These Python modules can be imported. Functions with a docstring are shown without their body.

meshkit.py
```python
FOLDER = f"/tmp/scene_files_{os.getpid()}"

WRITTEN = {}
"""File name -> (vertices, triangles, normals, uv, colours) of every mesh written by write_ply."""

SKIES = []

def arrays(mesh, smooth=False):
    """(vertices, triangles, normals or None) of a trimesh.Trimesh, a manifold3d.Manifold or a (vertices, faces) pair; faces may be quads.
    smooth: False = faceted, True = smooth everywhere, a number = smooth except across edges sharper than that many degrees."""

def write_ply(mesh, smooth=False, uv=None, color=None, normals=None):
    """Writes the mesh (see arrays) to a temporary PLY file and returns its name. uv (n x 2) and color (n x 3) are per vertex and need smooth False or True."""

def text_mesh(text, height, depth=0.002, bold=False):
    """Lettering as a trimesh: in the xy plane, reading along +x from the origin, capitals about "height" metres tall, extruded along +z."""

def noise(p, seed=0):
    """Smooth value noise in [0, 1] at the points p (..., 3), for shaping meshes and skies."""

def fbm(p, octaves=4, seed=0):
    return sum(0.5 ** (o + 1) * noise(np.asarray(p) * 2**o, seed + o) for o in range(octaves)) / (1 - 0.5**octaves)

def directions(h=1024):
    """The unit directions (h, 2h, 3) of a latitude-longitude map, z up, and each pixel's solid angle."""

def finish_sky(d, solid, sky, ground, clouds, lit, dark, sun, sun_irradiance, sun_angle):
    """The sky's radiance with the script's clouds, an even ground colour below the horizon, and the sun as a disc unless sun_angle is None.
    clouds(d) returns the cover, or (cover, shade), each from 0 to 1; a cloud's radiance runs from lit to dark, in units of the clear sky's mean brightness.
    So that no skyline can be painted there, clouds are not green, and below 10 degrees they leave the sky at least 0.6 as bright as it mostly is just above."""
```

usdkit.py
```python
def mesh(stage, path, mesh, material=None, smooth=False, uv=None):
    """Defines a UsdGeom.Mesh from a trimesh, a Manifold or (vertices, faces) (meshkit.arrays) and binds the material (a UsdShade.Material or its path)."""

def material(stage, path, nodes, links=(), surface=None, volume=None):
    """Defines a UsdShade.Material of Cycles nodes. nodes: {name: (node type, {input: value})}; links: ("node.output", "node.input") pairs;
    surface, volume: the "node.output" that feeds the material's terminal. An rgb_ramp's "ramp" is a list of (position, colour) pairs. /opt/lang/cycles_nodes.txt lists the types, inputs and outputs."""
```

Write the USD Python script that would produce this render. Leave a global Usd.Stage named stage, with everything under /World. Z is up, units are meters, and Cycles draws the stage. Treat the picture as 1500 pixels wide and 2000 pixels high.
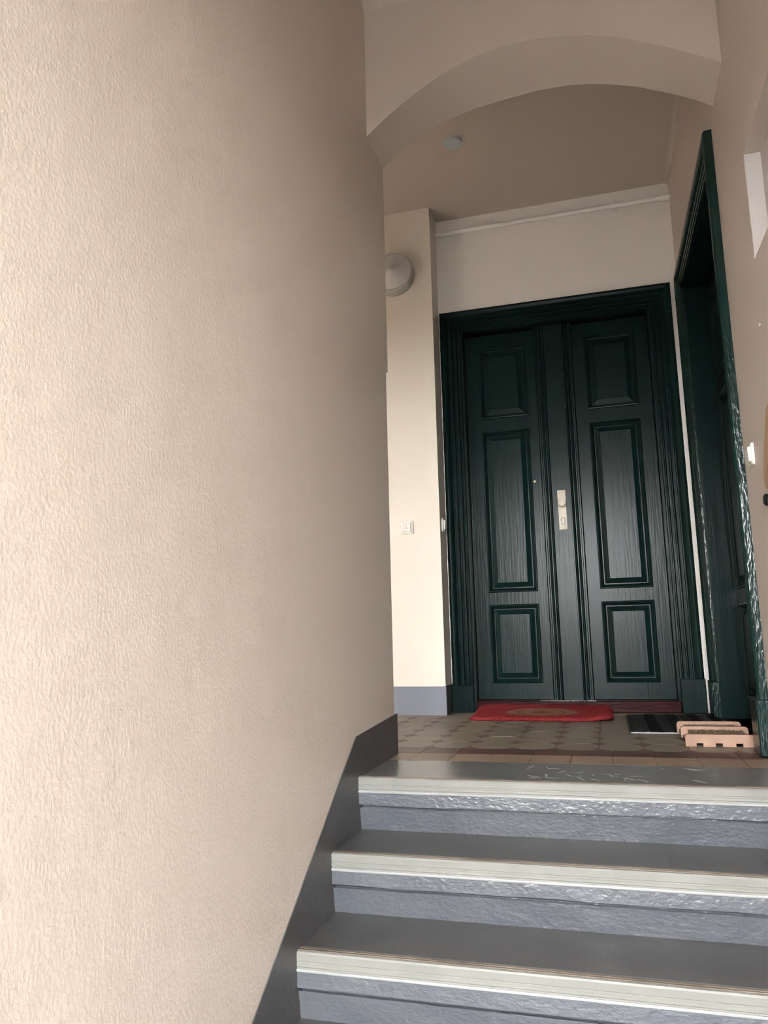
import math, random
import numpy as np
import trimesh, manifold3d, usdkit, meshkit
from shapely.geometry import Polygon, box as sbox
from pxr import Usd, UsdGeom, UsdLux, UsdShade, Gf, Sdf

rng = random.Random(7)
nrg = np.random.default_rng(7)
stage = Usd.Stage.CreateInMemory()
UsdGeom.SetStageUpAxis(stage, UsdGeom.Tokens.z)
UsdGeom.SetStageMetersPerUnit(stage, 1.0)
world = UsdGeom.Xform.Define(stage, '/World')
stage.SetDefaultPrim(world.GetPrim())
UsdGeom.Scope.Define(stage, '/World/Looks')

# ------------------------------------------------------------------ camera, sky, exposure
YAW, PITCH, ROLL, FOC, EYE = -0.2753, 0.1595, -0.0235, 1486.08, 0.4606     # FOC in pixels of a 1500-wide picture
fw = np.array([math.sin(YAW) * math.cos(PITCH), math.cos(YAW) * math.cos(PITCH), math.sin(PITCH)])
r0 = np.array([math.cos(YAW), -math.sin(YAW), 0.0])
u0 = np.cross(r0, fw)
rt = math.cos(ROLL) * r0 + math.sin(ROLL) * u0
up = -math.sin(ROLL) * r0 + math.cos(ROLL) * u0
cam = UsdGeom.Camera.Define(stage, '/World/camera')
cam.CreateHorizontalApertureAttr(36.0)
cam.CreateVerticalApertureAttr(48.0)
cam.CreateFocalLengthAttr(36.0 * FOC / 1500.0)
cam.CreateClippingRangeAttr(Gf.Vec2f(0.02, 200))
cam.CreateExposureAttr(1.57)
M4 = Gf.Matrix4d(*rt, 0, *up, 0, *(-fw), 0, 0, 0, EYE, 1)
cam.AddTransformOp().Set(M4)

dome = UsdLux.DomeLight.Define(stage, '/World/sky')                          # an overcast sky outside the street door
dome.CreateColorAttr(Gf.Vec3f(0.98, 0.99, 1.0))
dome.CreateIntensityAttr(6.0)

# ------------------------------------------------------------------ the room's measures (metres, landing at z = 0)
L, R = -0.808, 0.546                   # passage walls
D = 4.553                              # wall with the double door
D2, XN = 4.364, -0.892                 # wall beside it that stands forward, and its right edge
A1, A2 = 2.731, 2.970                  # the arch, front and back
S1, TR, RI = 2.4665, 0.2643, 0.165     # first nosing, going, rise
ZC = 3.117
YE = -1.5                             # inner face of the street wall
ZG = -6 * RI                           # street level
WEST = -2.6

# ------------------------------------------------------------------ materials
LOOKS = {}
def mat(name, nodes, links, surface):
    LOOKS[name] = usdkit.material(stage, '/World/Looks/' + name, nodes, links, surface=surface)
    return LOOKS[name]

def srgb(r, g, b):
    f = lambda c: c / 12.92 if c <= 0.04045 else ((c + 0.055) / 1.055) ** 2.4
    return tuple(f(c / 255.0) for c in (r, g, b))

def plaster(name, c1, c2, rough=0.42, bump=1.0, spec=0.5):
    """Painted plaster: large colour blotches, fine roller and brush relief running up the wall."""
    return mat(name, {
        'g': ('geometry', {}),
        'm1': ('mapping', {'scale': (1, 1, 1)}),
        'n1': ('noise_texture', {'scale': 1.6, 'detail': 3}),
        'mix': ('mix_color', {'a': c1, 'b': c2}),
        'm2': ('mapping', {'scale': (135, 135, 108)}),
        'n2': ('noise_texture', {'scale': 1.0, 'detail': 2.0, 'roughness': 0.5, 'distortion': 0.4}),
        'm3': ('mapping', {'scale': (22, 22, 14)}),
        'n3': ('noise_texture', {'scale': 1.0, 'detail': 2}),
        'n4': ('noise_texture', {'scale': 3.0, 'detail': 1}),
        's3': ('math', {'math_type': 'multiply', 'value2': 1.0}),
        's4': ('math', {'math_type': 'multiply_add', 'value2': 5.0}),
        'ad': ('math', {'math_type': 'add'}),
        'b': ('bump', {'strength': 1.0, 'distance': 0.0026 * bump}),
        'p': ('principled_bsdf', {'roughness': rough, 'specular_ior_level': spec}),
    }, [('g.position', 'm1.vector'), ('m1.vector', 'n1.vector'), ('n1.fac', 'mix.fac'), ('mix.result', 'p.base_color'),
        ('g.position', 'm2.vector'), ('m2.vector', 'n2.vector'), ('g.position', 'm3.vector'), ('m3.vector', 'n3.vector'),
        ('g.position', 'n4.vector'), ('n3.fac', 's3.value1'), ('n4.fac', 's4.value1'), ('s3.value', 's4.value3'),
        ('s4.value', 'ad.value1'), ('n2.fac', 'ad.value2'), ('ad.value', 'b.height'), ('b.normal', 'p.normal')], 'p.BSDF')

def paint(name, c1, c2, rough=0.35, scale=(60, 60, 60), bump=0.001, blot=4.0, spec=0.5, detail=2.5, lo=0.4, hi=0.6):
    """A coloured surface: two tones mixed by noise, relief of another noise stretched by scale."""
    return mat(name, {
        'g': ('geometry', {}),
        'n1': ('noise_texture', {'scale': blot, 'detail': 4}),
        'r': ('map_range', {'from_min': lo, 'from_max': hi, 'clamp': True}),
        'mix': ('mix_color', {'a': c1, 'b': c2}),
        'm2': ('mapping', {'scale': scale}),
        'n2': ('noise_texture', {'scale': 1.0, 'detail': detail}),
        'b': ('bump', {'strength': 1.0, 'distance': bump}),
        'p': ('principled_bsdf', {'roughness': rough, 'specular_ior_level': spec}),
    }, [('g.position', 'n1.vector'), ('n1.fac', 'r.value'), ('r.result', 'mix.fac'), ('mix.result', 'p.base_color'),
        ('g.position', 'm2.vector'), ('m2.vector', 'n2.vector'), ('n2.fac', 'b.height'), ('b.normal', 'p.normal')], 'p.BSDF')

plaster('wall_paint', (0.62, 0.548, 0.48), (0.63, 0.546, 0.477), bump=0.36)
plaster('wall_paint_smooth', (0.60, 0.53, 0.465), (0.61, 0.53, 0.465), rough=0.5, bump=0.2)
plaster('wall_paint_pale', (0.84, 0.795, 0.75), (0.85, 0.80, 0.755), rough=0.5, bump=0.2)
plaster('wall_paint_cream', (0.72, 0.665, 0.575), (0.73, 0.67, 0.58), rough=0.5, bump=0.2)
plaster('ceiling_paint', (0.56, 0.495, 0.43), (0.58, 0.505, 0.44), rough=0.6, bump=0.25)
plaster('niche_paint', (0.52, 0.475, 0.455), (0.50, 0.46, 0.44), rough=0.5, bump=0.35)
paint('skirting_grey', (0.07, 0.071, 0.072), (0.08, 0.08, 0.08), 0.42, (70, 70, 30), 0.0012)
paint('skirting_blue', (0.17, 0.18, 0.225), (0.185, 0.195, 0.235), 0.45, (70, 70, 40), 0.001)
paint('riser_paint', (0.086, 0.092, 0.107), (0.10, 0.105, 0.117), 0.3, (60, 60, 90), 0.0029, blot=5)
paint('tread_paint', (0.066, 0.066, 0.065), (0.084, 0.083, 0.08), 0.38, (90, 90, 90), 0.0006, blot=9, lo=0.45, hi=0.75)
paint('landing_tread_paint', (0.13, 0.132, 0.13), (0.16, 0.16, 0.155), 0.26, (90, 90, 90), 0.0005, blot=9, lo=0.45, hi=0.75)
paint('nosing_plastic', (0.19, 0.19, 0.172), (0.21, 0.208, 0.19), 0.4, (5, 90, 90), 0.0003, blot=(8))
paint('nosing_lip', (0.29, 0.295, 0.29), (0.27, 0.275, 0.27), 0.35, (5, 90, 90), 0.0002)
paint('nosing_worn', (0.12, 0.095, 0.072), (0.20, 0.165, 0.13), 0.45, (5, 200, 90), 0.0004, blot=6)
paint('scuff', (0.42, 0.42, 0.40), (0.34, 0.34, 0.32), 0.5, (60, 60, 60), 0.0002)
paint('green_gloss', (0.0028, 0.0125, 0.0112), (0.0036, 0.0155, 0.0138), 0.26, (85, 85, 5), 0.0007, spec=0.13)
paint('green_gloss_drips', (0.003, 0.017, 0.0145), (0.004, 0.021, 0.018), 0.2, (90, 90, 28), 0.0035, spec=0.33)
paint('oxblood', (0.02, 0.0025, 0.0035), (0.032, 0.0045, 0.005), 0.3, (20, 90, 90), 0.001, spec=0.07)
paint('worn_white', (0.55, 0.53, 0.5), (0.08, 0.02, 0.02), 0.3, (60, 90, 90), 0.002, blot=40, lo=0.45, hi=0.55)
paint('dark_floor', (0.035, 0.026, 0.022), (0.05, 0.036, 0.03), 0.5, (60, 60, 60), 0.001)
paint('tile_tan', (0.225, 0.19, 0.143), (0.20, 0.166, 0.127), 0.4, (260, 260, 260), 0.0008, blot=7, spec=0.3)
paint('tile_tan_pale', (0.238, 0.20, 0.152), (0.212, 0.175, 0.134), 0.42, (260, 260, 260), 0.0008, blot=7, spec=0.3)
paint('tile_star', (0.085, 0.042, 0.032), (0.105, 0.054, 0.040), 0.42, (200, 200, 200), 0.0005, spec=0.3)
paint('tile_brown', (0.072, 0.034, 0.026), (0.09, 0.042, 0.033), 0.4, (30, 260, 200), 0.0008, spec=0.3)
paint('tile_edge', (0.27, 0.19, 0.13), (0.23, 0.163, 0.114), 0.42, (230, 230, 200), 0.0015, blot=6, spec=0.3)
paint('grout', (0.07, 0.045, 0.035), (0.09, 0.06, 0.045), 0.7, (90, 90, 90), 0.001)
paint('asphalt', (0.055, 0.054, 0.052), (0.07, 0.068, 0.065), 0.8, (60, 60, 60), 0.001)
paint('patch_cement', (0.20, 0.172, 0.135), (0.22, 0.185, 0.146), 0.5, (120, 120, 120), 0.001)
paint('white_metal_paint', (0.90, 0.87, 0.83), (0.91, 0.88, 0.84), 0.35, (40, 40, 40), 0.0003)
paint('white_plastic', (0.78, 0.75, 0.69), (0.80, 0.77, 0.71), 0.3, (40, 40, 40), 0.0001)
paint('grey_plastic', (0.36, 0.37, 0.37), (0.39, 0.40, 0.40), 0.45, (40, 40, 40), 0.0001)
paint('detector_shell', (0.52, 0.58, 0.60), (0.55, 0.61, 0.63), 0.5, (40, 40, 40), 0.0)
paint('mark_grey', (0.25, 0.25, 0.25), (0.3, 0.3, 0.3), 0.5)
paint('opal_glass', (0.56, 0.55, 0.53), (0.58, 0.57, 0.55), 0.2, (40, 40, 40), 0.0)
paint('lamp_rim', (0.44, 0.42, 0.39), (0.46, 0.44, 0.41), 0.4, (40, 40, 40), 0.0)
paint('wood_pale', (0.34, 0.20, 0.132), (0.39, 0.235, 0.158), 0.5, (12, 90, 120), 0.0008, blot=14)
paint('wood_board', (0.42, 0.26, 0.15), (0.5, 0.32, 0.19), 0.5, (90, 90, 12), 0.0008, blot=10)
paint('bristle', (0.085, 0.055, 0.034), (0.17, 0.12, 0.07), 0.7, (200, 200, 200), 0.001, blot=60)
paint('black_metal', (0.008, 0.008, 0.009), (0.011, 0.011, 0.012), 0.3)
paint('rubber_grey', (0.024, 0.025, 0.025), (0.034, 0.035, 0.034), 0.6, (300, 10, 100), 0.002, blot=30, spec=0.2)
paint('carpet_black', (0.008, 0.008, 0.010), (0.016, 0.016, 0.018), 0.95, (300, 300, 300), 0.003, blot=50, spec=0.1)
mat('steel', {'g': ('geometry', {}), 'm': ('mapping', {'scale': (300, 300, 20)}), 'n': ('noise_texture', {'scale': 1.0, 'detail': 2}),
              'b': ('bump', {'strength': 0.6, 'distance': 0.0002}),
              'p': ('principled_bsdf', {'metallic': 0.02, 'roughness': 0.5, 'specular_ior_level': 0.2, 'base_color': (0.63, 0.58, 0.49)})},
    [('g.position', 'm.vector'), ('m.vector', 'n.vector'), ('n.fac', 'b.height'), ('b.normal', 'p.normal')], 'p.BSDF')
mat('aluminium', {'p': ('principled_bsdf', {'metallic': 0.05, 'roughness': 0.5, 'base_color': (0.34, 0.345, 0.34)})}, [], 'p.BSDF')
# the doormat's woven print: a pale oval medallion with a darker heart, in the mat's own coordinates
mat('mat_pile', {
    't': ('texture_coordinate', {}),
    'm': ('mapping', {'scale': (1 / 0.185, 1 / 0.10, 0)}),
    'len': ('vector_math', {'math_type': 'length'}),
    'r': ('rgb_ramp', {'ramp': [(0.0, (0.15, 0.055, 0.04)), (0.16, (0.155, 0.06, 0.045)), (0.24, (0.25, 0.13, 0.09)), (0.34, (0.25, 0.13, 0.09)),
                                (0.40, (0.16, 0.062, 0.045)), (0.47, (0.25, 0.13, 0.09)), (0.60, (0.24, 0.12, 0.083)), (0.68, (0.225, 0.032, 0.033)), (1.0, (0.245, 0.028, 0.032))]}),
    'hs': ('math', {'math_type': 'multiply', 'value2': 0.62}),
    'n': ('noise_texture', {'scale': 160.0, 'detail': 2}),
    'mr': ('map_range', {'from_min': 0.3, 'from_max': 0.7, 'to_min': 0.65, 'to_max': 1.15}),
    'mul': ('mix_color', {'blend_type': 'multiply', 'fac': 1.0}),
    'b': ('bump', {'strength': 1.0, 'distance': 0.004}),
    'p': ('principled_bsdf', {'roughness': 0.95, 'specular_ior_level': 0.1, 'sheen_weight': 0.0}),
}, [('t.object', 'm.vector'), ('m.vector', 'len.vector1'), ('len.value', 'hs.value1'), ('hs.value', 'r.fac'), ('t.object', 'n.vector'),
    ('n.fac', 'mr.value'), ('r.color', 'mul.a'), ('mr.result', 'mul.b'), ('mul.result', 'p.base_color'), ('n.fac', 'b.height'), ('b.normal', 'p.normal')], 'p.BSDF')

# ------------------------------------------------------------------ scene helpers
USED = {}
def path_for(parent, name):
    n = USED.get((parent, name), 0)
    USED[(parent, name)] = n + 1
    return f'{parent}/{name}' + (f'_{n:03d}' if n else '')

def tag(prim, label=None, cat=None, group=None, kind=None):
    for k, v in (('label', label), ('category', cat), ('group', group), ('kind', kind)):
        if v:
            prim.SetCustomDataByKey(k, v)
    return prim

def thing(name, label=None, cat=None, loc=(0, 0, 0), group=None, kind=None, parent='/World'):
    x = UsdGeom.Xform.Define(stage, path_for(parent, name))
    x.AddTranslateOp().Set(Gf.Vec3d(*loc))
    tag(x.GetPrim(), label, cat, group, kind)
    return str(x.GetPath())

def obj(name, mesh, m, parent='/World', smooth=False, **tags):
    if isinstance(mesh, (list, tuple)) and len(mesh) and isinstance(mesh[0], trimesh.Trimesh):
        mesh = trimesh.util.concatenate(list(mesh))
    p = usdkit.mesh(stage, path_for(parent, name), mesh, LOOKS[m], smooth=smooth)
    tag(p.GetPrim(), **tags)
    return str(p.GetPath())

def box(x0, x1, y0, y1, z0, z1, bev=0.0):
    if bev <= 0:
        b = trimesh.creation.box((x1 - x0, y1 - y0, z1 - z0))
        b.apply_translation(((x0 + x1) / 2, (y0 + y1) / 2, (z0 + z1) / 2))
        return b
    pts = []
    for x, sx in ((x0, 1), (x1, -1)):
        for y, sy in ((y0, 1), (y1, -1)):
            for z, sz in ((z0, 1), (z1, -1)):
                pts += [(x + sx * bev, y + sy * bev, z), (x + sx * bev, y, z + sz * bev), (x, y + sy * bev, z + sz * bev)]
    return trimesh.convex.convex_hull(np.array(pts))

def mani(m):
    return manifold3d.Manifold(manifold3d.Mesh(np.asarray(m.vertices, np.float32), np.asarray(m.faces, np.uint32)))

def tri(m):
    t = m.to_mesh()
    return trimesh.Trimesh(t.vert_properties[:, :3], t.tri_verts, process=False)

def cut(base, *holes):
    a = mani(base)
    for h in holes:
        a = a - mani(h)
    return tri(a)

def strip(profile, frm, to, closed=True):
    """Joins the same profile at two ends: frm(p), to(p) give the 3-D points of profile point p; ends capped."""
    n = len(profile)
    v = np.array([frm(p) for p in profile] + [to(p) for p in profile], float)
    f = []
    for i in range(n if closed else n - 1):
        j = (i + 1) % n
        f += [(i, j, n + j), (i, n + j, n + i)]
    if closed:
        from shapely.geometry import Polygon as P
        vv, ff = trimesh.creation.triangulate_polygon(P(profile), engine='earcut')
        idx = [int(np.argmin([(q[0] - a) ** 2 + (q[1] - b) ** 2 for q in profile])) for a, b in vv[:, :2]]
        for t in ff:
            a, b, c = (idx[k] for k in t)
            f += [(a, c, b), (n + a, n + b, n + c)]
    m = trimesh.Trimesh(v, f, process=False)
    trimesh.repair.fix_normals(m)
    return m

def rect_loft(u0, u1, v0, v1, profile, cap=True):
    """Rings of a rectangle, each inset by s at height w; the last ring is capped (a raised panel) or joined to the first (a moulding)."""
    V, F = [], []
    for s, w in profile:
        V += [(u0 + s, v0 + s, w), (u1 - s, v0 + s, w), (u1 - s, v1 - s, w), (u0 + s, v1 - s, w)]
    n = len(profile)
    for k in range(n if not cap else n - 1):
        a, b = 4 * k, 4 * ((k + 1) % n)
        for i in range(4):
            j = (i + 1) % 4
            F += [(a + i, a + j, b + j), (a + i, b + j, b + i)]
    if cap:
        e = 4 * (n - 1)
        F += [(e, e + 1, e + 2), (e, e + 2, e + 3), (0, 2, 1), (0, 3, 2)]
    return trimesh.Trimesh(V, F, process=False)

def lathe(profile, seg=48):
    """Revolves (radius, height) about z; fixes the winding."""
    m = trimesh.creation.revolve(np.array(profile, float), sections=seg)
    trimesh.repair.fix_normals(m)
    return m

def place(m, T):
    m = m.copy(); m.apply_transform(T)
    if np.linalg.det(np.asarray(T)[:3, :3]) < 0:
        m.invert()
    return m

def frame(o, u, v, w):
    T = np.eye(4)
    T[:3, 0], T[:3, 1], T[:3, 2], T[:3, 3] = u, v, w, o
    return T

def tube(pts, rad, seg=16):
    ms = []
    for a, b in zip(pts[:-1], pts[1:]):
        ms.append(trimesh.creation.cylinder(radius=rad, segment=[a, b], sections=seg))
    return trimesh.util.concatenate(ms)

def extr(poly, z0, z1):
    m = trimesh.creation.extrude_polygon(poly, z1 - z0, engine='earcut')
    m.apply_translation((0, 0, z0))
    return m

# ------------------------------------------------------------------ the shell
S = dict(kind='structure')
left = cut(box(L - 0.42, L, YE - 0.3, A2, ZG - 0.2, ZC + 0.2), box(L - 0.012, L + 1, A2 - 0.03, A2 + 1, -0.1, 1.552))
obj('wall_left', left, 'wall_paint', label='long cream plaster wall beside the grey stairs, rough painted', cat='wall', **S)
obj('wall_stairwell', cut(box(WEST, L - 0.42, A2 - 0.3, A2, -0.2, ZC + 0.2), box(-2.35, -1.97, A2 - 1, A2 + 1, 0.0, 2.32)), 'wall_paint_smooth', label='wall behind the long left wall, its doorway open to the courtyard', cat='wall', **S)
obj('wall_west', box(WEST - 0.2, WEST, A2 - 0.3, D2 + 0.3, -0.2, ZC + 0.2), 'wall_paint_smooth', label='far end wall of the landing, past the round lamp', cat='wall', **S)
obj('wall_niche', box(WEST - 0.2, XN, D2, D + 0.4, -0.2, ZC + 0.2), 'wall_paint_cream', label='pale strip of wall carrying the round lamp and a light switch', cat='wall', **S)

DC, DW = -0.190, 0.567                       # the double door: centre and half width of its opening
DH = 2.346
back = cut(box(XN, R + 0.4, D, D + 0.4, -0.2, ZC + 0.2), box(DC - DW, DC + DW, D - 0.1, D + 0.16, 0.0, DH))
obj('wall_back', back, 'wall_paint_pale', label='end wall around the dark green double door, white pipe above', cat='wall', **S)

Y0, Y1 = 3.18, 4.278                         # the side door's opening
H2 = 2.315
N0, N1, NZ0, NZ1 = 1.75, 2.552, 1.632, 2.004  # a shallow niche
right = cut(box(R, R + 0.5, YE - 0.3, D, ZG - 0.2, ZC + 0.2), box(R - 0.1, R + 0.3, Y0, Y1, 0.0, H2), box(R - 0.1, R + 0.055, N0, N1, NZ0, NZ1))
obj('wall_right', right, 'wall_paint_smooth', label='right wall with the side door, a shallow niche and a switch', cat='wall', **S)
obj('trim_1', [box(R + 0.050, R + 0.0549, N0, N1, NZ0, NZ1), box(R + 0.001, R + 0.05, N1 - 0.004, N1 - 0.0002, NZ0, NZ1 - 0.004)], 'niche_paint',
    label='whiter paint lining the shallow niche in the right wall', cat='niche lining', **S)

fr = [(-0.808, 2.487), (-0.72, 2.556), (-0.622, 2.620), (-0.52, 2.676), (-0.406, 2.722), (-0.30, 2.748), (-0.199, 2.758), (-0.10, 2.755), (-0.003, 2.741), (0.09, 2.720), (0.185, 2.688),
      (0.275, 2.646), (0.362, 2.598), (0.46, 2.541), (0.546, 2.487)]
bk = [(-0.808, 2.487), (-0.683, 2.580), (-0.566, 2.642), (-0.45, 2.675), (-0.339, 2.697), (-0.23, 2.707), (-0.122, 2.709), (-0.02, 2.704), (0.086, 2.692), (0.185, 2.666),
      (0.284, 2.631), (0.37, 2.592), (0.452, 2.547), (0.546, 2.487)]
from scipy.interpolate import CubicSpline
xs = np.linspace(L, R, 61)
zf = CubicSpline(*zip(*fr))(xs) + 0.004 * (meshkit.fbm(np.stack([xs * 9, xs * 0, xs * 0], -1), 2, 3) - 0.5)
zb = CubicSpline(*zip(*bk))(xs) + 0.010 * (meshkit.fbm(np.stack([xs * 9, xs * 0 + 4, xs * 0], -1), 2, 5) - 0.5)
V, F = [], []
for x, a, b in zip(xs, zf, zb):
    V += [(x, A1, a), (x, A2, b), (x, A2, ZC + 0.2), (x, A1, ZC + 0.2)]
for i in range(len(xs) - 1):
    for k in range(4):
        a, b, c, d = 4 * i + k, 4 * i + (k + 1) % 4, 4 * i + 4 + (k + 1) % 4, 4 * i + 4 + k
        F += [(a, b, c), (a, c, d)]
e = 4 * (len(xs) - 1)
F += [(0, 2, 1), (0, 3, 2), (e, e + 1, e + 2), (e, e + 2, e + 3)]
arch = trimesh.Trimesh(V, F, process=False); trimesh.repair.fix_normals(arch)
obj('wall_arch', arch, 'wall_paint_smooth', smooth=30, label='plastered segmental arch spanning the passage in front of the landing', cat='arch', **S)

# two ceilings with coved edges, so that they run softly into the walls
def coved(x0, x1, y0, y1, z, rad, sides):
    ms = [box(x0 - 0.02, x1 + 0.02, y0 - 0.02, y1 + 0.02, z, z + 0.2)]
    arc = [(rad - rad * math.sin(t), -rad + rad * math.cos(t)) for t in np.linspace(0, math.pi / 2, 9)]   # from (rad, 0) to (0, -rad)
    prof = [(-0.01, 0.02), (rad, 0.02)] + arc + [(-0.01, -rad)]
    if 'e' in sides: ms.append(strip(prof, lambda p: (x1 - p[0], y0, z + p[1]), lambda p: (x1 - p[0], y1, z + p[1])))
    if 'w' in sides: ms.append(strip(prof, lambda p: (x0 + p[0], y0, z + p[1]), lambda p: (x0 + p[0], y1, z + p[1])))
    if 'n' in sides: ms.append(strip(prof, lambda p: (x0, y1 - p[0], z + p[1]), lambda p: (x1, y1 - p[0], z + p[1])))
    return ms
obj('ceiling', coved(WEST, R, A2, D, ZC, 0.03, 'e'), 'ceiling_paint', smooth=35, label='plain shaded ceiling over the landing behind the arch', cat='ceiling', **S)
obj('ceiling', coved(L, R, YE, A1, ZC - 0.02, 0.05, 'n'), 'ceiling_paint', smooth=35, label='ceiling of the stair passage in front of the arch', cat='ceiling', **S)

# the street wall behind the camera, its doorway the light's only way in
OX0, OX1, OZ = -0.80, 0.54, 2.10
street = cut(box(L - 0.6, R + 0.6, YE - 0.3, YE, ZG - 0.2, ZC + 0.2), box(OX0, OX1, YE - 1, YE + 1, ZG, OZ))
obj('wall_street', street, 'wall_paint_smooth', label='street wall behind the viewer with the open house doorway', cat='wall', **S)
obj('pavement', box(-60, 60, -80, YE - 0.3, ZG - 0.2, ZG - 0.01), 'asphalt', label='pavement outside the open street doorway', cat='pavement', **S)
obj('wall_boundary', box(-30, 30, -7.3, -7.0, ZG - 0.1, 0.85), 'asphalt', label='low boundary wall across the pavement outside', cat='wall', **S)
obj('courtyard', box(-60, L - 0.42, YE - 0.25, A2 - 0.3, -0.35, -0.1), 'asphalt', label='courtyard paving outside the landing doorway', cat='pavement', **S)
obj('floor', box(L - 0.02, R + 0.02, YE - 0.3, S1 - 5 * TR + 0.05, ZG - 0.2, ZG), 'tread_paint', label='grey entrance floor at the foot of the stairs', cat='floor', **S)

# ------------------------------------------------------------------ painted skirting bands
def band_yz(pts, x, t):
    m = extr(Polygon(pts), 0, t)
    return place(m, frame((x, 0, 0), (0, 1, 0), (0, 0, 1), (1, 0, 0)))
def foot(y):
    return 0.135 + (y - 2.45) * 0.667
bl = [(A2 + 0.004, -0.3), (A2 + 0.004, 0.154), (2.452, 0.132), (2.30, 0.032), (2.10, -0.104), (1.762, -0.331), (1.682, -0.383), (1.0, foot(1.0)), (0.85, ZG + 0.14), (YE, ZG + 0.14), (YE, ZG), (0.9, ZG)]
obj('baseboard_left', band_yz(bl, L - 0.004, 0.007), 'skirting_grey', label='dark grey painted skirting climbing the left wall beside the steps', cat='skirting', **S)
br = [(Y0 - 0.125, -0.3), (Y0 - 0.125, 0.14), (2.452, 0.132), (1.0, foot(1.0)), (0.85, ZG + 0.14), (YE, ZG + 0.14), (YE, ZG), (0.9, ZG)]
obj('baseboard_right', band_yz(br, R - 0.003, 0.007), 'skirting_grey', label='dark grey painted skirting climbing the right wall', cat='skirting', **S)
obj('baseboard_niche', [box(WEST, XN + 0.003, D2 - 0.003, D2 + 0.01, -0.01, 0.160)], 'skirting_blue', label='blue-grey skirting band below the light switch', cat='skirting', **S)
obj('baseboard_return', [box(XN - 0.01, XN + 0.004, D2 - 0.002, D, -0.01, 0.162)], 'skirting_grey', label='dark skirting on the narrow wall return left of the double door', cat='skirting', **S)

# ------------------------------------------------------------------ landing floor: patterned cement tiles
YT0 = 2.83                                   # grey painted stone up to here
YB, YP = 3.005, 3.152                        # edge tiles, brown border
PX, PY = 0.1675, 0.178
STAR = (-0.0515, 3.152)                      # one star's centre
fl = thing('floor', 'landing floor of tan cement tiles with brown stars at their corners', 'floor', kind='structure')
obj('floor_base', [box(WEST, R + 0.3, YT0, D + 0.16, -0.2, -0.0035)], 'grout', fl)
area = sbox(-1.75, YP, R, D - 0.001).difference(sbox(-3, D2, XN, 6))
mat_hole = sbox(0.078, 3.672, R + 0.1, 4.41)
patch = sbox(-0.045, 3.50, 0.078, 4.41).union(sbox(0.078, 3.50, 0.30, 3.672).intersection(sbox(0, 0, 0, 0)))
area_t = area.difference(mat_hole).difference(patch)
def astroid(cx, cy, a, b, k=4, p=0.72):
    pts = []
    for q in range(4):
        for i in range(k):
            t = (q + i / k) * math.pi / 2
            c, s = math.cos(t), math.sin(t)
            pts.append((cx + a * math.copysign(abs(c) ** (2 / p), c), cy + b * math.copysign(abs(s) ** (2 / p), s)))
    return Polygon(pts)
def polys(g):
    return [q for q in getattr(g, 'geoms', [g]) if q.geom_type == 'Polygon' and q.area > 2e-5]
i0, i1, j1 = -11, 4, 8
stars = {(i, j): astroid(STAR[0] + i * PX, STAR[1] + j * PY, 0.036, 0.052, p=0.9) for i in range(i0, i1 + 2) for j in range(0, j1 + 1)}
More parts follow.
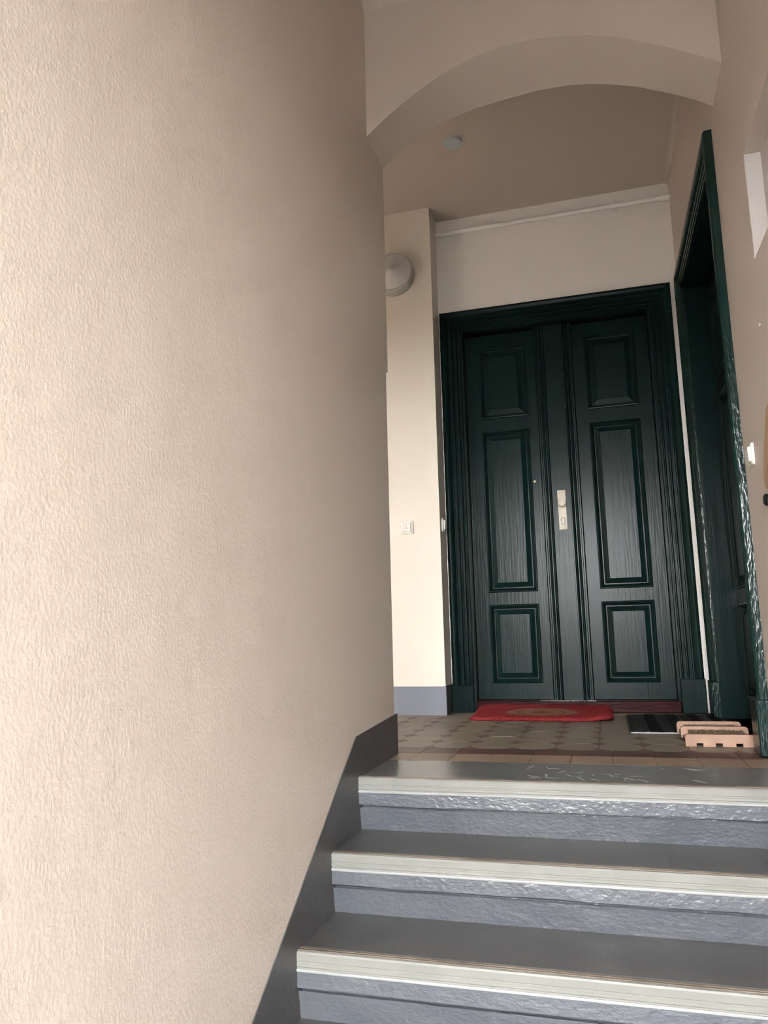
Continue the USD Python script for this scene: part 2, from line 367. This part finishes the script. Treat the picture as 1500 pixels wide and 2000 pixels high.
for j in range(0, j1):
    for i in range(i0, i1 + 1):
        x, y = STAR[0] + i * PX, STAR[1] + j * PY
        c = sbox(x + 0.0013, y + 0.0013, x + PX - 0.0013, y + PY - 0.0013)
        for di in (0, 1):
            for dj in (0, 1):
                c = c.difference(stars[i + di, j + dj].buffer(0.0011, join_style=2, mitre_limit=1.2))
        for q in polys(c.intersection(area_t)):
            h = nrg.uniform(-0.0006, 0.0004)
            obj('tile', extr(q.simplify(0.0008), -0.01, h), 'tile_tan' if nrg.random() < 0.6 else 'tile_tan_pale', fl)
for (i, j), s in stars.items():
    for q in polys(s.intersection(area_t if j else area_t.union(sbox(-1.75, YB, R, YP)).intersection(sbox(-3, YP - 0.0, 3, 9)))):
        obj('star_tile', extr(q, -0.01, 0.0001), 'tile_star', fl)
for q in polys(patch.buffer(-0.001)):
    obj('cement_patch', extr(q, -0.01, -0.0005), 'patch_cement', fl, label='plain cement patch without stars')
k = 0
for x in np.arange(-1.75 + 0.012, R, 0.1447):
    a, b = x + 0.0012, min(x + 0.1447 - 0.0012, R)
    if b - a > 0.01:
        obj('border_tile', box(a, b, YB + 0.001, YP - 0.001, -0.01, nrg.uniform(-0.0005, 0.0003)), 'tile_brown', fl)
        obj('edge_tile', box(a, b, YT0 + 0.001, YB - 0.001, -0.01, nrg.uniform(-0.0008, 0.0004)), 'tile_edge', fl)
obj('doorway_floor', box(R - 0.02, R + 0.3, Y0, Y1, -0.1, 0.0), 'dark_floor', fl, label='dark brown boards in the side doorway')
obj('mat_well', box(0.079, R - 0.02, 3.673, 4.409, -0.1, -0.003), 'dark_floor', fl)

# ------------------------------------------------------------------ the stairs
st = thing('staircase', 'short flight of grey painted steps with off-white nosings leading up to the landing', 'staircase')
def wavy_face(y, z0, z1, amp, seed, nx=150, nz=10, slope=0.0, keep_top=False):
    """A lumpy painted face standing at y, looking towards -y."""
    X, Z = np.meshgrid(np.linspace(L + 0.002, R - 0.002, nx), np.linspace(z0, z1, nz))
    n = meshkit.fbm(np.stack([X * 14, Z * 22, X * 0 + seed], -1), 3, seed) - 0.5
    n2 = meshkit.fbm(np.stack([X * 5, Z * 0, X * 0 + seed + 3], -1), 2, seed + 5) - 0.5
    Y = y + amp * n + slope * (z1 - Z)
    Zw = Z + (n2 * 0.006 * ((Z - z0) / (z1 - z0) < 0.02) if keep_top else 0)
    v = np.stack([X, Y, Zw], -1).reshape(-1, 3)
    f = []
    for a in range(nz - 1):
        for b in range(nx - 1):
            p = a * nx + b
            f += [(p, p + 1, p + nx + 1), (p, p + nx + 1, p + nx)]
    return trimesh.Trimesh(v, f, process=False)
for s in range(6):
    y, z = S1 - s * TR, -s * RI
    depth = (YT0 - S1) if s == 0 else TR + 0.04
    sp = thing('step', parent=st)
    obj('tread', box(L + 0.002, R - 0.002, y + 0.036, y + depth, z - 0.03, z - 0.0), 'landing_tread_paint' if s == 0 else 'tread_paint', sp)
    obj('slab_edge', [wavy_face(y + 0.003, z - 0.084, z - 0.040, 0.003, 11 + s, nz=6, keep_top=True), box(L + 0.002, R - 0.002, y + 0.010, y + depth, z - 0.081, z - 0.031)], 'riser_paint', sp, smooth=60)
    obj('riser', [wavy_face(y + 0.012, z - RI, z - 0.095, 0.0045, 31 + s, slope=0.20), box(L + 0.002, R - 0.002, y + 0.036, y + depth, z - RI - 0.02, z - 0.096), box(L + 0.002, R - 0.002, y + 0.045, y + depth, z - 0.097, z - 0.080)], 'riser_paint', sp, smooth=60)
    # the nosing: a plastic angle with a rounded edge, a worn ribbed top and a bright lower lip
    face = [(0.036, 0.0018), (0.0075, 0.0022), (0.0025, 0.0008), (0.0, -0.0035), (0.0005, -0.020), (0.0016, -0.0215), (0.0016, -0.0255), (0.0004, -0.027), (0.0004, -0.0335),
            (0.0022, -0.0355), (0.0022, -0.0400), (0.010, -0.0400), (0.010, -0.006), (0.036, -0.006)]
    ns = obj('nosing', strip(face, lambda p: (L + 0.002, y + p[0], z + p[1]), lambda p: (R - 0.002, y + p[0], z + p[1])), 'nosing_plastic', sp)
    lip = [(0.003, -0.0395), (-0.0005, -0.0395), (-0.0014, -0.0415), (-0.0014, -0.0450), (0.0, -0.0465), (0.006, -0.0465), (0.006, -0.0395)]
    obj('lower_lip', strip(lip, lambda p: (L + 0.002, y + p[0], z + p[1]), lambda p: (R - 0.002, y + p[0], z + p[1])), 'nosing_lip', sp)
    for a, b in ((0.0095, 0.018), (0.0195, 0.028)):
        obj('worn_rib', box(L + 0.002, R - 0.002, y + a, y + b, z + 0.0005, z + 0.0034, 0.0008), 'nosing_worn', sp)
# scuffs where the paint is worn through on the top step
for k in range(26):
    cx, cy = nrg.uniform(-0.32, 0.25), nrg.uniform(S1 + 0.06, YT0 - 0.04)
    a, l, w = nrg.uniform(0, 3.14), nrg.uniform(0.008, 0.035), nrg.uniform(0.001, 0.004)
    pts = [(cx + math.cos(t) * l * math.cos(a) - math.sin(t) * w * math.sin(a), cy + math.cos(t) * l * math.sin(a) + math.sin(t) * w * math.cos(a)) for t in np.linspace(0, 6.28, 9)[:-1]]
    if k == 0: scuffs = []
    scuffs.append(extr(Polygon(pts), -0.001, 0.0003))
obj('paint_scuffs', scuffs, 'scuff', st, label='pale scuffs in the top tread', kind='stuff')

# ------------------------------------------------------------------ the green doors
CW, CT = 0.126, 0.036                         # casing: width and thickness
CPROF = [(0, -0.02), (0, 0.013), (0.004, 0.017), (0.013, 0.017), (0.017, 0.010), (0.021, 0.010), (0.026, 0.019), (0.040, 0.019), (0.044, 0.012), (0.049, 0.012), (0.055, 0.021),
         (0.070, 0.021), (0.074, 0.014), (0.080, 0.014), (0.087, 0.025), (0.098, 0.033), (0.110, 0.036), (0.120, 0.034), (0.126, 0.027), (0.126, -0.02)]
MOULD = [(0.0, 0.0), (0.0, 0.006), (0.003, 0.009), (0.008, 0.010), (0.013, 0.006), (0.016, -0.002), (0.020, -0.004), (0.024, -0.010), (0.024, -0.028), (0.0, -0.028)]
PANEL = [(-0.002, -0.028), (-0.002, -0.016), (0.024, -0.016), (0.052, -0.004), (0.053, -0.0015), (0.056, -0.0015)]

def green_door(name, label, T, half, height, leafw, lining_depth, plinth=(0.19, 0.19), threshold=True, casing_mat='green_gloss'):
    """Double door in a moulded casing. T maps (u along the wall, v up, w towards the viewer); the wall's face is w = 0."""
    d = thing(name, label, 'door', kind='structure')
    P = lambda m: place(m, T)
    a, b, h = -half, half, height
    # casing, mitred at the corners; the left and right jambs
    obj('jamb_casing', P(strip(CPROF, lambda p: (a - p[0], plinth[0], p[1]), lambda p: (a - p[0], h + p[0], p[1]))), casing_mat, d, smooth=25)
    obj('jamb_casing', P(strip(CPROF, lambda p: (b + p[0], plinth[1], p[1]), lambda p: (b + p[0], h + p[0], p[1]))), casing_mat, d, smooth=25)
    obj('head_casing', P(strip(CPROF, lambda p: (a - p[0], h + p[0], p[1]), lambda p: (b + p[0], h + p[0], p[1]))), casing_mat, d, smooth=25)
    obj('plinth_block', P(box(a - CW - 0.003, a, 0.001, plinth[0], -0.02, 0.043, 0.004)), casing_mat, d)
    obj('plinth_block', P(box(b, b + CW + 0.003, 0.001, plinth[1], -0.02, 0.043, 0.004)), casing_mat, d)
    # lining of the reveal
    t, w0 = 0.012, -lining_depth
    obj('jamb_lining', P(box(a, a + t, 0.001, h, w0, 0.005)), 'green_gloss', d)
    obj('jamb_lining', P(box(b - t, b, 0.001, h, w0, 0.005)), 'green_gloss', d)
    obj('head_lining', P(box(a + t, b - t, h - t, h, w0, 0.005)), 'green_gloss', d)
    obj('door_stop', P(box(a + t, b - t, 0.001, h - t, w0 - 0.002, leafw - 0.045)), 'green_gloss', d)
    mid_l, mid_r = -0.116, 0.110
    z0 = 0.066 if threshold else 0.012
    rows = [(0.166, 0.614), (0.699, 1.682), (1.777, 2.225)]
    k = (h - z0) / (2.346 - 0.066)
    rows = [(z0 + (p - 0.066) * k, z0 + (q - 0.066) * k) for p, q in rows]
    for side, (u0_, u1_, p0, p1) in enumerate(((a + t + 0.002, mid_l, -0.460, -0.178), (mid_r, b - t - 0.002, 0.188, 0.468))):
        body = box(u0_, u1_, z0, h - t - 0.014, leafw - 0.042, leafw, 0.002)
        body = cut(body, *[box(p0, p1, r0_, r1_, leafw - 0.2, leafw + 0.2) for r0_, r1_ in rows])
        lf = obj('door_leaf', P(body), 'green_gloss', d)
        for r0_, r1_ in rows:
            ml = rect_loft(p0 - 0.006, p1 + 0.006, r0_ - 0.006, r1_ + 0.006, [(s_, w_ + leafw) for s_, w_ in MOULD], cap=False)
            obj('panel_moulding', P(ml), 'green_gloss', lf)
            obj('panel', P(rect_loft(p0, p1, r0_, r1_, [(s_, w_ + leafw) for s_, w_ in PANEL])), 'green_gloss', lf)
    # the fluted cover strip between the leaves, its flat middle carrying the lock
    prof = [(-0.118, -0.03)]
    wl = leafw
    A = [(-0.118, 0.004), (-0.112, 0.012), (-0.104, 0.012), (-0.101, 0.003), (-0.095, 0.003), (-0.091, 0.016), (-0.082, 0.018), (-0.079, 0.009), (-0.074, 0.009), (-0.069, 0.024), (-0.062, 0.026),
         (-0.058, 0.010), (-0.053, 0.010), (-0.052, 0.022), (0.044, 0.022), (0.045, 0.010), (0.051, 0.010), (0.055, 0.026), (0.062, 0.024), (0.067, 0.009), (0.072, 0.009), (0.075, 0.018), (0.084, 0.016),
         (0.088, 0.003), (0.095, 0.003), (0.098, 0.012), (0.106, 0.012), (0.111, 0.004)]
    prof = [(-0.118, wl - 0.035)] + [(s_, w_ + wl) for s_, w_ in A] + [(0.111, wl - 0.035)]
    obj('cover_strip', P(strip(prof, lambda p: (p[0], z0, p[1]), lambda p: (p[0], h - t - 0.004, p[1]))), 'green_gloss', d)
    if threshold:
        th = obj('threshold', P(box(a + 0.012, b - t + 0.012, 0.001, 0.064, leafw - 0.04, 0.024, 0.004)), 'oxblood', d, label='oxblood red threshold')
        obj('worn_paint', P(box(-0.19, 0.12, 0.0635, 0.0655, -0.04, 0.022)), 'worn_white', th)
    return d, P

Tm = frame((DC, D, 0), (1, 0, 0), (0, 0, 1), (0, -1, 0))
d1, P1 = green_door('door_1', 'glossy dark green panelled double door with a cream lock plate at the end of the landing', Tm, DW, DH, -0.060, 0.155, plinth=(0.155, 0.185))
def disc(r, h, seg=32, bev=0.001):
    return lathe([(0, 0), (r, 0), (r, h - bev), (r - bev, h), (0, h)], seg)
lw = -0.060 + 0.022
lp = obj('lock_plate', P1(box(-0.028, 0.020, 1.049, 1.286, lw - 0.002, lw + 0.007, 0.0015)), 'steel', d1, label='satin cream lock plate')
kn = lathe([(0, 0.004), (0.011, 0.004), (0.010, 0.020), (0.013, 0.027), (0.022, 0.031), (0.0235, 0.038), (0.021, 0.043), (0.012, 0.046), (0, 0.0465)], 40)
obj('knob', P1(place(kn, frame((-0.003, 1.205, lw), (1, 0, 0), (0, 1, 0), (0, 0, 1)))), 'steel', lp, smooth=40)
key = Polygon([(0.0088 * math.cos(t), 0.0088 * math.sin(t)) for t in np.linspace(-0.9, math.pi + 0.9, 18)] + [(-0.0056, -0.023), (-0.0035, -0.0255), (0.0035, -0.0255), (0.0056, -0.023)])
km = extr(key.buffer(0.0042), 0, 0.0095); ki = extr(key, 0, 0.0112)
kt = frame((-0.003, 1.108, lw), (1, 0, 0), (0, 1, 0), (0, 0, 1))
obj('keyhole_ring', P1(place(km, kt)), 'black_metal', lp)
cyl = cut(ki, box(-0.001, 0.001, -0.006, 0.006, 0.004, 0.02))
obj('lock_cylinder', P1(place(cyl, kt)), 'steel', lp)
obj('peephole', P1(place(lathe([(0, 0), (0.0075, 0), (0.0075, 0.003), (0.005, 0.005), (0.003, 0.0035), (0, 0.003)], 24), frame((-0.158, 1.355, -0.060), (1, 0, 0), (0, 1, 0), (0, 0, 1)))),
    'steel', d1, label='tiny bright door viewer')

T2 = frame((R, (Y0 + Y1) / 2, 0), (0, -1, 0), (0, 0, 1), (-1, 0, 0))
d2, P2 = green_door('door_2', 'deep green side door in the right wall, seen almost edge on', T2, (Y1 - Y0) / 2, H2, -0.115, 0.29, plinth=(0.185, 0.20), threshold=False, casing_mat='green_gloss_drips')

# the street door's leaf, standing open against the right wall behind the viewer
d3 = thing('door_3', 'dark green street door leaf folded open against the right wall behind the viewer', 'door', kind='structure')
ly0, ly1, lz0, lz1 = YE + 0.06, YE + 1.20, ZG + 0.012, 2.04
pn = [(ly0 + 0.13, ly1 - 0.13, a, b) for a, b in ((ZG + 0.16, ZG + 0.75), (ZG + 0.88, ZG + 2.0), (ZG + 2.13, 1.92))]
obj('door_leaf', cut(box(R - 0.075, R - 0.030, ly0, ly1, lz0, lz1, 0.002), *[box(R - 0.1, R, a, b, c, d_) for a, b, c, d_ in pn]), 'green_gloss', d3)
for a, b, c, d_ in pn:
    obj('panel', box(R - 0.065, R - 0.040, a - 0.002, b + 0.002, c - 0.002, d_ + 0.002, 0.004), 'green_gloss', d3)
for zz in (-0.7, 0.5, 1.7):
    obj('hinge', trimesh.creation.cylinder(radius=0.009, segment=[(R - 0.022, ly0, zz), (R - 0.022, ly0, zz + 0.12)], sections=12), 'black_metal', d3)

# ------------------------------------------------------------------ pipe above the door
pp = thing('pipe', 'thin white painted pipe crossing the wall above the double door', 'pipe')
zp, yp = 3.012, D - 0.026
obj('tube', tube([(XN - 0.01, yp, zp), (R + 0.01, yp, zp)], 0.0135, 24), 'white_metal_paint', pp, smooth=40)
def ring(x0, x1, r):
    return trimesh.creation.cylinder(radius=r, segment=[(x0, yp, zp), (x1, yp, zp)], sections=24)
obj('clamp', [ring(0.219, 0.244, 0.0185), box(0.224, 0.239, yp - 0.006, yp + 0.006, zp + 0.012, zp + 0.036, 0.002), box(0.224, 0.239, yp - 0.006, yp + 0.006, zp - 0.031, zp - 0.012, 0.002),
              box(0.226, 0.237, yp, D, zp - 0.006, zp + 0.006)], 'white_metal_paint', pp, smooth=40)
obj('coupling', [ring(0.492, R - 0.006, 0.0175), ring(0.488, 0.496, 0.0185)], 'white_metal_paint', pp, smooth=40)

# ------------------------------------------------------------------ lamp, detector, switches
lm = thing('wall_lamp', 'round white bulkhead lamp, switched off, high on the pale wall strip', 'lamp', loc=(-1.128, D2, 2.685))
Tl = frame((0, 0, 0), (1, 0, 0), (0, 0, 1), (0, -1, 0))
obj('base', place(lathe([(0, 0), (0.128, 0), (0.132, 0.004), (0.132, 0.012), (0.128, 0.016), (0, 0.016)], 64), Tl), 'grey_plastic', lm, smooth=40)
obj('rim', place(lathe([(0.110, 0.010), (0.130, 0.014), (0.130, 0.062), (0.126, 0.070), (0.119, 0.073), (0.112, 0.070), (0.112, 0.058)], 64), Tl), 'lamp_rim', lm, smooth=40)
obj('glass_cone', place(lathe([(0, 0.04), (0.112, 0.06), (0.114, 0.066), (0.111, 0.0690), (0.0005, 0.118), (0, 0.118)], 96), Tl), 'opal_glass', lm, smooth=40)

dt = thing('ceiling_detector', 'small flat grey disc on the shaded ceiling behind the arch', 'smoke detector', loc=(-0.622, 3.765, ZC))
obj('cover', place(lathe([(0, 0.0), (0.050, 0.0), (0.050, 0.012), (0.047, 0.018), (0.030, 0.021), (0, 0.022)], 40), frame((0, 0, 0), (1, 0, 0), (0, 1, 0), (0, 0, -1))), 'detector_shell', dt, smooth=40)
obj('indicator', place(lathe([(0, 0.020), (0.004, 0.020), (0.004, 0.0225), (0, 0.0235)], 16), frame((0.03, 0.0, 0), (1, 0, 0), (0, 1, 0), (0, 0, -1))), 'mark_grey', dt, smooth=40)

def rounded(w, h, r, n=5):
    return sbox(-w / 2 + r, -h / 2 + r, w / 2 - r, h / 2 - r).buffer(r, quad_segs=n)
def dome_block(w, h, r, z0, z1, bev):
    """A rounded block whose front edge is eased."""
    a, b = np.array(rounded(w, h, r).exterior.coords)[:-1], np.array(rounded(w - 2 * bev, h - 2 * bev, max(r - bev, 0.001)).exterior.coords)[:-1]
    return trimesh.convex.convex_hull(np.vstack([np.c_[a, np.full(len(a), z0)], np.c_[a, np.full(len(a), z1 - bev)], np.c_[b, np.full(len(b), z1)]]))
def switch(name, label, T, tilt=0.06, mark=True):
    s = thing(name, label, 'light switch')
    obj('cover_plate', place(dome_block(0.081, 0.081, 0.010, -0.002, 0.010, 0.004), T), 'white_plastic', s, smooth=30)
    rk = dome_block(0.056, 0.056, 0.005, 0.008, 0.0185, 0.003)
    rk.apply_transform(trimesh.transformations.rotation_matrix(tilt, (1, 0, 0), (0, 0, 0.012)))
    k_ = obj('rocker', place(rk, T), 'white_plastic', s, smooth=30)
    if mark:
        mk = [place(disc(0.0042, 0.001), frame((0, 0.008, 0.0179), (1, 0, 0), (0, 1, 0), (0, 0, 1))), box(-0.0012, 0.0012, -0.008, 0.004, 0.018, 0.0189), box(-0.004, 0.004, -0.0095, -0.0075, 0.018, 0.0189)]
        obj('bell_mark', place(trimesh.util.concatenate(mk), T), 'mark_grey', k_)
    return s
switch('light_switch', 'white square rocker switch on the pale wall below the round lamp', frame((-1.092, D2, 1.087), (1, 0, 0), (0, 0, 1), (0, -1, 0)))
switch('light_switch', 'shaded switch on the narrow wall return left of the double door', frame((XN, 4.455, 1.100), (0, 1, 0), (0, 0, 1), (1, 0, 0)), mark=False)
switch('light_switch', 'white rocker switch on the right wall beside the side door', frame((R, 2.905, 1.060), (0, -1, 0), (0, 0, 1), (-1, 0, 0)), mark=False)

# ------------------------------------------------------------------ at the right edge: wooden plaque, black knob, a nail
wp = Polygon([(2.625, 1.150), (2.640, 1.105), (2.715, 1.04), (2.748, 0.985), (2.748, 0.955), (2.735, 0.925), (2.70, 0.905), (2.66, 0.897), (2.40, 0.897), (2.36, 0.92), (2.35, 1.150)])
wp = Polygon([(2.545, 1.132), (2.610, 1.052), (2.668, 0.972), (2.686, 0.935), (2.682, 0.915), (2.659, 0.900), (2.62, 0.893), (2.36, 0.893), (2.33, 0.915), (2.32, 0.94), (2.36, 1.146)]).buffer(0.004)
wd = thing('wooden_plaque', 'pale brown wooden plaque with rounded lower corner at the right edge', 'plaque')
obj('board', place(extr(wp, 0, 0.014), frame((R, 0, 0), (0, 1, 0), (0, 0, 1), (-1, 0, 0))), 'wood_board', wd)
Tk = frame((R, 2.606, 0.852), (0, -1, 0), (0, 0, 1), (-1, 0, 0))
bk_ = thing('bell_knob', 'black round knob on the right wall below the wooden plaque', 'knob')
obj('rosette', place(disc(0.030, 0.006), Tk), 'black_metal', bk_, smooth=40)
obj('knob', place(lathe([(0, 0.004), (0.010, 0.004), (0.010, 0.016), (0.018, 0.022), (0.020, 0.030), (0.014, 0.036), (0, 0.037)], 32), Tk), 'black_metal', bk_, smooth=40)

nl = thing('nail', 'tiny white nail head on the right wall above the wooden plaque', 'nail', loc=(R, 2.560, 1.412))
Tn = frame((0, 0, 0), (0, -1, 0), (0, 0, 1), (-1, 0, 0))
obj('head', place(lathe([(0, 0.004), (0.005, 0.004), (0.0055, 0.006), (0.004, 0.008), (0, 0.0085)], 20), Tn), 'white_plastic', nl, smooth=40)
obj('shank', place(lathe([(0, -0.01), (0.0015, -0.01), (0.0015, 0.005), (0, 0.005)], 12), Tn), 'white_plastic', nl)

# ------------------------------------------------------------------ the red doormat, its far edge resting on the threshold
mw, mdp = 0.735, 0.42
mc = (-0.357, 4.315, 0.0)
rm = thing('doormat', 'red pile doormat with an oval medallion lying against the threshold', 'doormat', loc=mc)
nx, ny = 120, 60
sh = rounded(mw, mdp, 0.045)
V, F = [], []
def base_h(y):
    t = (y + mdp / 2) / mdp
    return 0.001 + 0.032 * max(0.0, (t - 0.30) / 0.70) ** 1.3 * (0.97)
gx, gy = np.meshgrid(np.linspace(-1, 1, nx), np.linspace(-1, 1, ny))
# squircle-like mapping keeps the corners round
ex = np.sign(gx) * np.abs(gx); ey = np.sign(gy) * np.abs(gy)
cut_ = 1 - 0.045 * (np.abs(ex) ** 14) * (np.abs(ey) ** 6)
X = ex * mw / 2 * cut_; Yv = ey * mdp / 2 * (1 - 0.10 * (np.abs(ey) ** 14) * (np.abs(ex) ** 14))
edge = np.minimum((1 - np.abs(gx)) * mw / 2, (1 - np.abs(gy)) * mdp / 2)
thick = 0.017 * np.sqrt(np.clip(edge / 0.014, 0, 1))
fz = meshkit.fbm(np.stack([X * 130, Yv * 130, X * 0], -1), 2, 9) - 0.5
Zt = np.vectorize(base_h)(Yv) + thick + fz * 0.006
curl = 0.020 * np.exp(-(((X - mw / 2) / 0.07) ** 2 + ((Yv + mdp / 2) / 0.10) ** 2))
Zt += curl
Zb = np.vectorize(base_h)(Yv) + curl * 0.6
top = np.stack([X + fz * 0.004, Yv + np.roll(fz, 7) * 0.004, Zt], -1).reshape(-1, 3)
bot = np.stack([X, Yv, np.minimum(Zb, Zt.clip(0.001))], -1).reshape(-1, 3)
V = np.vstack([top, bot]); N = nx * ny
for a in range(ny - 1):
    for b in range(nx - 1):
        p = a * nx + b
        F += [(p, p + 1, p + nx + 1), (p, p + nx + 1, p + nx), (N + p, N + p + nx + 1, N + p + 1), (N + p, N + p + nx, N + p + nx + 1)]
rim = [b for b in range(nx)] + [a * nx + nx - 1 for a in range(1, ny)] + [(ny - 1) * nx + b for b in range(nx - 2, -1, -1)] + [a * nx for a in range(ny - 2, 0, -1)]
for p, q in zip(rim, rim[1:] + rim[:1]):
    F += [(p, N + p, N + q), (p, N + q, q)]
obj('pile_body', trimesh.Trimesh(V, F, process=False), 'mat_pile', rm, smooth=True)
# tufts standing up from the pile
tv, tf = [], []
for k in range(9000):
    if k < 3800:
        i, j = nrg.integers(0, nx), (0 if nrg.random() < 0.75 else nrg.integers(0, ny))
        if j and nrg.random() < 0.9: i = 0 if nrg.random() < 0.5 else nx - 1
    else:
        i, j = nrg.integers(0, nx), nrg.integers(0, ny)
    p = top[j * nx + i] + np.array([nrg.uniform(-.003, .003), nrg.uniform(-.003, .003), -0.003])
    dvec = np.array([nrg.normal(0, .35) + 0.8 * (i == nx - 1) - 0.8 * (i == 0), nrg.normal(0, .35) - 0.8 * (j == 0), 1.0]); dvec /= np.linalg.norm(dvec)
    side = np.array([nrg.normal(), nrg.normal(), 0]); side *= 0.0011 / np.linalg.norm(side)
    n0 = len(tv)
    tv += [p - side, p + side, p + dvec * nrg.uniform(0.006, 0.010)]
    tf.append((n0, n0 + 1, n0 + 2))
tv = np.array(tv); tv[:, 2] = np.maximum(tv[:, 2], 0.001)
obj('pile_tufts', trimesh.Trimesh(tv, tf, process=False), 'mat_pile', rm, kind='stuff')

# ------------------------------------------------------------------ the striped entrance mat in its well
sm = thing('striped_mat', 'black and grey striped entrance mat with an aluminium edge before the side door', 'doormat')
mx0, mx1, my0, my1 = 0.083, R - 0.022, 3.680, 4.402
x, k = mx0 + 0.002, 0
ws = [0.085, 0.05, 0.055, 0.055, 0.05, 0.05, 0.05, 0.05]
while x < mx1 - 0.01:
    w = min(ws[k % len(ws)], mx1 - x)
    if k % 2 == 0:
        rib = [box(a, a + 0.0055, my0 + 0.008, my1, 0.0035, 0.0075, 0.001) for a in np.arange(x + 0.001, x + w - 0.006, 0.0085)]
        sp_ = obj('rubber_strip', box(x + 0.001, x + w - 0.001, my0 + 0.008, my1, -0.003, 0.004), 'rubber_grey', sm)
        obj('ribs', rib, 'rubber_grey', sp_, kind='stuff')
    else:
        obj('carpet_strip', box(x + 0.001, x + w - 0.001, my0 + 0.008, my1, -0.003, 0.0085, 0.002), 'carpet_black', sm)
    x += w; k += 1
obj('edge_profile', box(mx0, mx1, my0 - 0.002, my0 + 0.007, -0.003, 0.0045, 0.001), 'aluminium', sm, label='bright aluminium edge')

# ------------------------------------------------------------------ the wooden boot brush
bb = thing('boot_brush', 'pale wooden boot scraper of three bars with bristles between, standing on the mat edge', 'boot scraper', loc=(0.277, 3.293, 0.0))
bw, bh, bt = 0.258, 0.046, 0.022
def bar(y, z0=0.0, notches=True):
    """A bar along x with rounded upper corners and three notches cut in its foot."""
    sh_ = rounded(bw, bh * 2, 0.013).intersection(sbox(-bw, 0, bw, bh * 2))
    sh_ = sh_.intersection(sbox(-bw / 2 + 0.0, 0, bw, bh))
    if notches:
        for c in (-0.0775, -0.007, 0.0655):
            sh_ = sh_.difference(sbox(c - 0.0125, -1, c + 0.0125, 0.0135))
    m = place(extr(sh_, 0, bt), frame((bw / 2, y, z0), (1, 0, 0), (0, 0, 1), (0, -1, 0)))
    return m
for i, y in enumerate((0.022, 0.205, 0.385)):
    obj('bar', bar(y, 0.0 if i == 0 else 0.009), 'wood_pale', bb)
obj('side_rail', box(0.006, 0.022, 0.0225, 0.362, 0.0092, 0.022, 0.001), 'black_metal', bb)
obj('side_rail', box(bw - 0.022, bw - 0.006, 0.0225, 0.362, 0.0092, 0.022, 0.001), 'black_metal', bb)
for y0_, y1_ in ((0.024, 0.181), (0.207, 0.361)):
    bs = obj('brush_block', box(0.023, bw - 0.023, y0_, y1_, 0.0095, 0.018, 0.001), 'wood_pale', bb)
    tv, tf = [], []
    for k in range(2600):
        px, py = nrg.uniform(0.026, bw - 0.026), nrg.uniform(y0_ + 0.002, y1_ - 0.002)
        g = nrg.normal(0, 0.0022, 2); hgt = nrg.uniform(0.039, 0.0460)
        sd = np.array([nrg.normal(), nrg.normal(), 0]); sd *= 0.0011 / np.linalg.norm(sd)
        n0 = len(tv); b0 = np.array([px, py, 0.017])
        t0 = np.array([px + g[0], py + g[1], hgt])
        tv += [b0 - sd, b0 + sd, t0 + sd * 0.8, t0 - sd * 0.8]
        tf += [(n0, n0 + 1, n0 + 2), (n0, n0 + 2, n0 + 3)]
    obj('bristles', trimesh.Trimesh(tv, tf, process=False), 'bristle', bs, kind='stuff')
